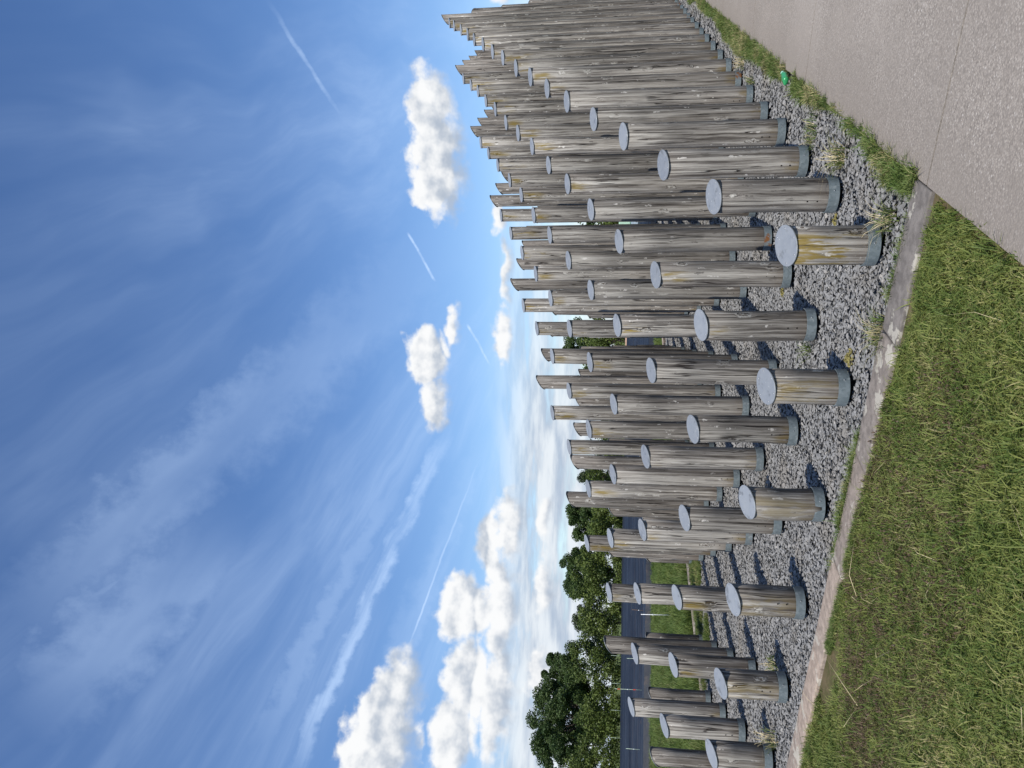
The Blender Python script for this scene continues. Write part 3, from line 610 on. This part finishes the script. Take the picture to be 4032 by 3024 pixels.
# red earth strip at the head of the field
v=[];f=[]
for i,x in enumerate(np.linspace(-80,70,40)):
    y=80.5+x*.16+rng.normal()*.3
    for dy_,z in ((0,.0),(.5,.22),(1.6,.30),(2.8,.02)): v.append((x,y+dy_,.27+z+rng.normal()*.05))
for i in range(39):
    for q in range(3): a=i*4+q; f.append((a,a+4,a+5,a+1))
tag(link('earth_bank',mesh('earth_bank',v,f,True),M['redsoil']),kind='structure')
# fence stakes
def stake(x,y,h,lean,label,mt,bands=(),r=.008):
    bm=bmesh.new(); bmesh.ops.create_cone(bm,cap_ends=True,segments=8,radius1=r,radius2=r*.8,depth=h,matrix=Matrix.Translation((0,0,h/2)))
    o=bpy.data.objects.new('fence_stake',None); col.objects.link(o); o.location=(x,y,float(gz(x,y))); o.rotation_euler=(0,lean,0); tag(o,label,'stake','thin fence stakes round the field')
    link('rod',bm_mesh('rod',bm,True),mt,o)
    bm=bmesh.new(); bmesh.ops.create_cone(bm,cap_ends=True,segments=8,radius1=r*1.9,radius2=r*1.9,depth=.03,matrix=Matrix.Translation((0,0,h*.62))); link('insulator',bm_mesh('insulator',bm),M['swhite'],o)
    for t in bands:
        bm=bmesh.new(); bmesh.ops.create_cone(bm,cap_ends=True,segments=8,radius1=r*1.7,radius2=r*1.7,depth=.09,matrix=Matrix.Translation((0,0,h*t))); link('marker_band',bm_mesh('marker_band',bm),M['sred'],o)
M['swhite']=simple('white_plastic',(.75,.76,.74),.5); M['sred']=simple('red_tape',(.75,.10,.05),.5); M['sgreen']=simple('pale_green_rod',(.45,.55,.42),.5); M['sbrown']=simple('rusty_rod',(.16,.10,.06),.8)
STK=[]
for (az_,dist,h,lean,lab,mt,bands) in (
 (-16.2,19.6,.74,-.03,'leaning white stake in the long grass behind the posts',M['swhite'],()),
 (-16.0,29.,.62,.02,'thin rusty stake behind the leaning white one',M['sbrown'],()),
 (-21.2,29.4,1.18,-.02,'tall pale stake with two red marker bands before the dark field',M['sgreen'],(.88,.42)),
 (-24.9,31.,.72,0.,'pale green stake at the left edge of the dark field',M['sgreen'],()),
 (-19.2,33.,.66,-.03,'short pale stake standing left of the leaning white one',M['sgreen'],()),
 (-11.9,31.,.60,.02,'thin stake at the field edge right of the leaning white one',M['sbrown'],()),
 (1.9,38.,.8,0.,'white stake glimpsed through the gap between the posts',M['swhite'],()),
 (-19.1,77.,1.25,0.,'far thin pole at the hedge, rightmost of the four',M['sgreen'],()),(-20.9,77.,1.2,0.,'far thin pole at the hedge, second from right of the four',M['sgreen'],()),
 (-22.6,77.,1.2,0.,'far thin pole at the hedge, third from right of the four',M['sgreen'],()),(-24.3,77.,1.2,0.,'far thin pole at the hedge, leftmost of the four',M['sgreen'],())):
    x,y=ae(az_,dist); stake(x,y,h,lean,lab,mt,bands,.010 if dist<25 else .009 if dist<60 else .014)
    STK.append((x,y))
# two strands of fence wire
cu=[]
bm=bmesh.new()
def tube(bm,pts,r,n=5):
    prev=None
    for i,p in enumerate(pts):
        p=Vector(p); q=Vector(pts[min(i+1,len(pts)-1)])-Vector(pts[max(i-1,0)]); q.normalize(); s=q.cross(Vector((0,0,1))); s=s.normalized() if s.length>1e-4 else Vector((1,0,0)); t=s.cross(q)
        rr=r[i] if hasattr(r,'__len__') else r
        ring=[bm.verts.new(p+(s*math.cos(6.2832*a/n)+t*math.sin(6.2832*a/n))*rr) for a in range(n)]
        if prev:
            for a in range(n): bm.faces.new((prev[a],prev[(a+1)%n],ring[(a+1)%n],ring[a]))
        prev=ring
    bm.faces.new(prev)
for z in (.32,.50):
    pts=[(x,y,float(gz(x,y))+z) for x,y in [(-24,24.6),(-13.05,28.12),(-10.63,27.41),(-8.,27.9),(-6.4,30.3),(1.26,37.98),(20,52)]]; tube(bm,pts,.0012,4)
tag(link('fence_wire',bm_mesh('fence_wire',bm),M['sbrown']),'two thin strands of wire strung along the near edge of the dark field','wire')

# ------------------------------------------------------------------ trees and hedge
def leaves(cent,rad,n,size,flat=.85,seed=0):
    r=np.random.default_rng(seed); k=r.integers(0,len(cent),n); d=r.normal(size=(n,3)); d/=np.linalg.norm(d,axis=1)[:,None]; rr=rad[k]*(r.uniform(size=n)**.45)
    c=cent[k]+d*rr[:,None]*np.array([1,1,flat]); 
    a=r.normal(size=(n,3)); a/=np.linalg.norm(a,axis=1)[:,None]; b=np.cross(a,r.normal(size=(n,3))); b/=np.linalg.norm(b,axis=1)[:,None]
    s=size*r.uniform(.6,1.3,n)[:,None]; v=np.stack([c-a*s*.5,c+b*s*.32,c+a*s*.5,c-b*s*.32],1).reshape(-1,3)
    hue=np.repeat(np.clip(r.uniform(size=len(cent))[k]*.6+r.uniform(size=n)*.4,0,1),4)
    me=bpy.data.meshes.new('foliage'); me.vertices.add(4*n); me.vertices.foreach_set('co',v.astype(np.float32).ravel()); me.loops.add(4*n); me.loops.foreach_set('vertex_index',np.arange(4*n,dtype=np.int32)); me.polygons.add(n); me.polygons.foreach_set('loop_start',np.arange(0,4*n,4,dtype=np.int32)); me.update(calc_edges=True); me.validate()
    at=me.attributes.new('hue','FLOAT','POINT'); at.data.foreach_set('value',hue.astype(np.float32)); return me
def tree(az_,dist,top_el,wdeg,label,mt,n,size,ncl,cr=.17,low=.22,seed=1,dead=False,squash=1.):
    r=np.random.default_rng(seed); x,y=ae(az_,dist); z0=.25; H=CAMZ+dist*math.tan(R(top_el))-z0; Wd=dist*math.tan(R(wdeg))
    o=bpy.data.objects.new('broadleaf_tree',None); col.objects.link(o); o.location=(x,y,z0); tag(o,label,'tree','trees along the hedge line')
    # clumps spread over an uneven crown
    cz=H*(low+(1-low)/2); rz=H*(1-low)/2; cen=[];rad=[]
    for i in range(ncl):
        d=r.normal(size=3); d/=np.linalg.norm(d); t=r.uniform(.30,1.08)**.6; q=np.array([d[0]*Wd/2*.86,d[1]*Wd/2*.86,d[2]*rz*.86])*t
        if d[2]<0: q[:2]*=1-.25*abs(d[2])
        cen.append(q+[0,0,cz]); rad.append(min(Wd,H)*cr*r.uniform(.5,1.1))
    cen=np.array(cen); rad=np.array(rad); cen[:,2]+=(H*.99)-(cen[:,2]+rad*.7).max()
    link('crown',leaves(cen,rad,n,size,.8,seed),mt,o)
    bm=bmesh.new(); tr=H*.028; fork=np.array([0,0,H*(low+.12)])
    tube(bm,[(0,0,-.2),(0.03*H*.2,0,H*.1),tuple(fork)],[tr*1.3,tr,tr*.8],8)
    for c in cen[r.permutation(len(cen))[:min(len(cen),34)]]:
        st=np.array([0,0,H*r.uniform(low*.6,low+.25)]); mid=(st+c)/2+r.normal(size=3)*H*.03+[0,0,H*.03]; tube(bm,[tuple(st),tuple(mid),tuple(c)],[tr*.5,tr*.3,tr*.08],5)
    link('trunk',bm_mesh('trunk',bm,True),M['bark'],o)
    if dead:
        bm=bmesh.new()
        for i in range(7):
            bx=r.uniform(-2.6,1.4); st=(bx,-Wd*.30,H*r.uniform(.22,.30)); e=(bx+r.normal()*1.2,-Wd*.36+r.normal()*.3,H*r.uniform(.36,.46)); tube(bm,[st,((st[0]+e[0])/2+r.normal()*.3,st[1],(st[2]+e[2])/2+.2),e],[.09,.06,.02],5)
        link('dead_branches',bm_mesh('dead_branches',bm,True),M['deadwood'],o)
tree(-23.2,104,5.55,10.2,'large dark spreading tree, biggest on the left above the hedge',M['leaf'],125000,.235,210,.095,.04,3,True)
tree(-13.6,102,3.85,4.6,'dark rounded tree just right of the gap in the hedge trees',M['leaf'],42000,.22,80,.125,.06,5)
tree(-16.9,107,2.85,3.0,'thin pale grey-green tree between the two darker trees',M['leaf2'],15000,.20,40,.16,.05,6)
tree(-18.7,108,1.9,2.6,'low pale tree at the right foot of the biggest tree',M['leaf2'],13000,.20,30,.19,.05,16)
tree(-9.9,101,3.5,3.3,'dark tree showing left of the slanted middle posts',M['leaf'],28000,.22,56,.16,.08,8)
tree(-6.7,105,2.65,2.6,'pale open tree glimpsed above the posts left of centre',M['leaf2'],10000,.21,30,.17,.1,9)
tree(3.3,100,3.9,3.2,'tree glimpsed through the wide gap right of centre',M['leaf'],20000,.22,46,.16,.08,10)
tree(6.3,103,2.7,3.0,'tree mostly hidden behind the tall posts right of centre',M['leaf'],7000,.36,30,.18,.05,11)
tree(-29.5,103,3.6,5.0,'dark tree just beyond the left side of the view',M['leaf'],9000,.4,40,.16,.05,12)
tree(0.2,104,2.4,3.4,'low tree behind the middle of the posts',M['leaf'],7000,.36,30,.18,.05,13)
tree(12.,104,3.,6.,'tree hidden behind the tallest posts',M['leaf'],8000,.4,36,.16,.05,14)
r=np.random.default_rng(40); cen=[];rad=[]
for x in np.arange(-75,60,.62):
    for q in range(5):
        y=84+x*.10+r.normal()*.9; hh=3.9+.8*math.sin(x*.23)+.6*math.sin(x*.61+1)+r.normal()*.4+(1.2 if x<-24 else 0); z=.25+r.uniform(.05,1.)*max(1.2,hh); cen.append((x+r.normal()*.3,y,z)); rad.append(r.uniform(.6,1.15))
hd=bpy.data.objects.new('hedgerow',None); col.objects.link(hd); hd.location=(0,0,0); tag(hd,'overgrown green hedge along the far side of the dark field','hedge')
link('foliage',leaves(np.array(cen),np.array(rad),170000,.235,.9,41),M['leaf3'],hd)
bm=bmesh.new()
for x in np.arange(-75,60,2.2): tube(bm,[(x,85+x*.10,.1),(x+r.normal()*.4,85+x*.1,1.4),(x+r.normal()*.8,85+x*.1,2.8)],[.08,.06,.02],5)
link('stems',bm_mesh('stems',bm),M['bark'],hd)
# pale tank seen through the slit
def tank():
    x,y=ae(11.7,47.); z=float(gz(x,y)); o=bpy.data.objects.new('water_tank',None); col.objects.link(o); o.location=(x,y,z); tag(o,'pale green box on a grey base glimpsed through a slit between posts','tank')
    for nm,s,zc,c in (('base',(2.6,1.6,.62),.31,(.35,.42,.46)),('body',(2.4,1.4,.70),.98,(.42,.60,.44))):
        bm=bmesh.new(); bmesh.ops.create_cube(bm,size=1,matrix=Matrix.Translation((0,0,zc))@Matrix.Diagonal((*s,1))); bmesh.ops.bevel(bm,geom=bm.edges[:],offset=.06,segments=2,affect='EDGES'); link(nm,bm_mesh(nm,bm),simple('tank_'+nm,c,.6),o)
tank()
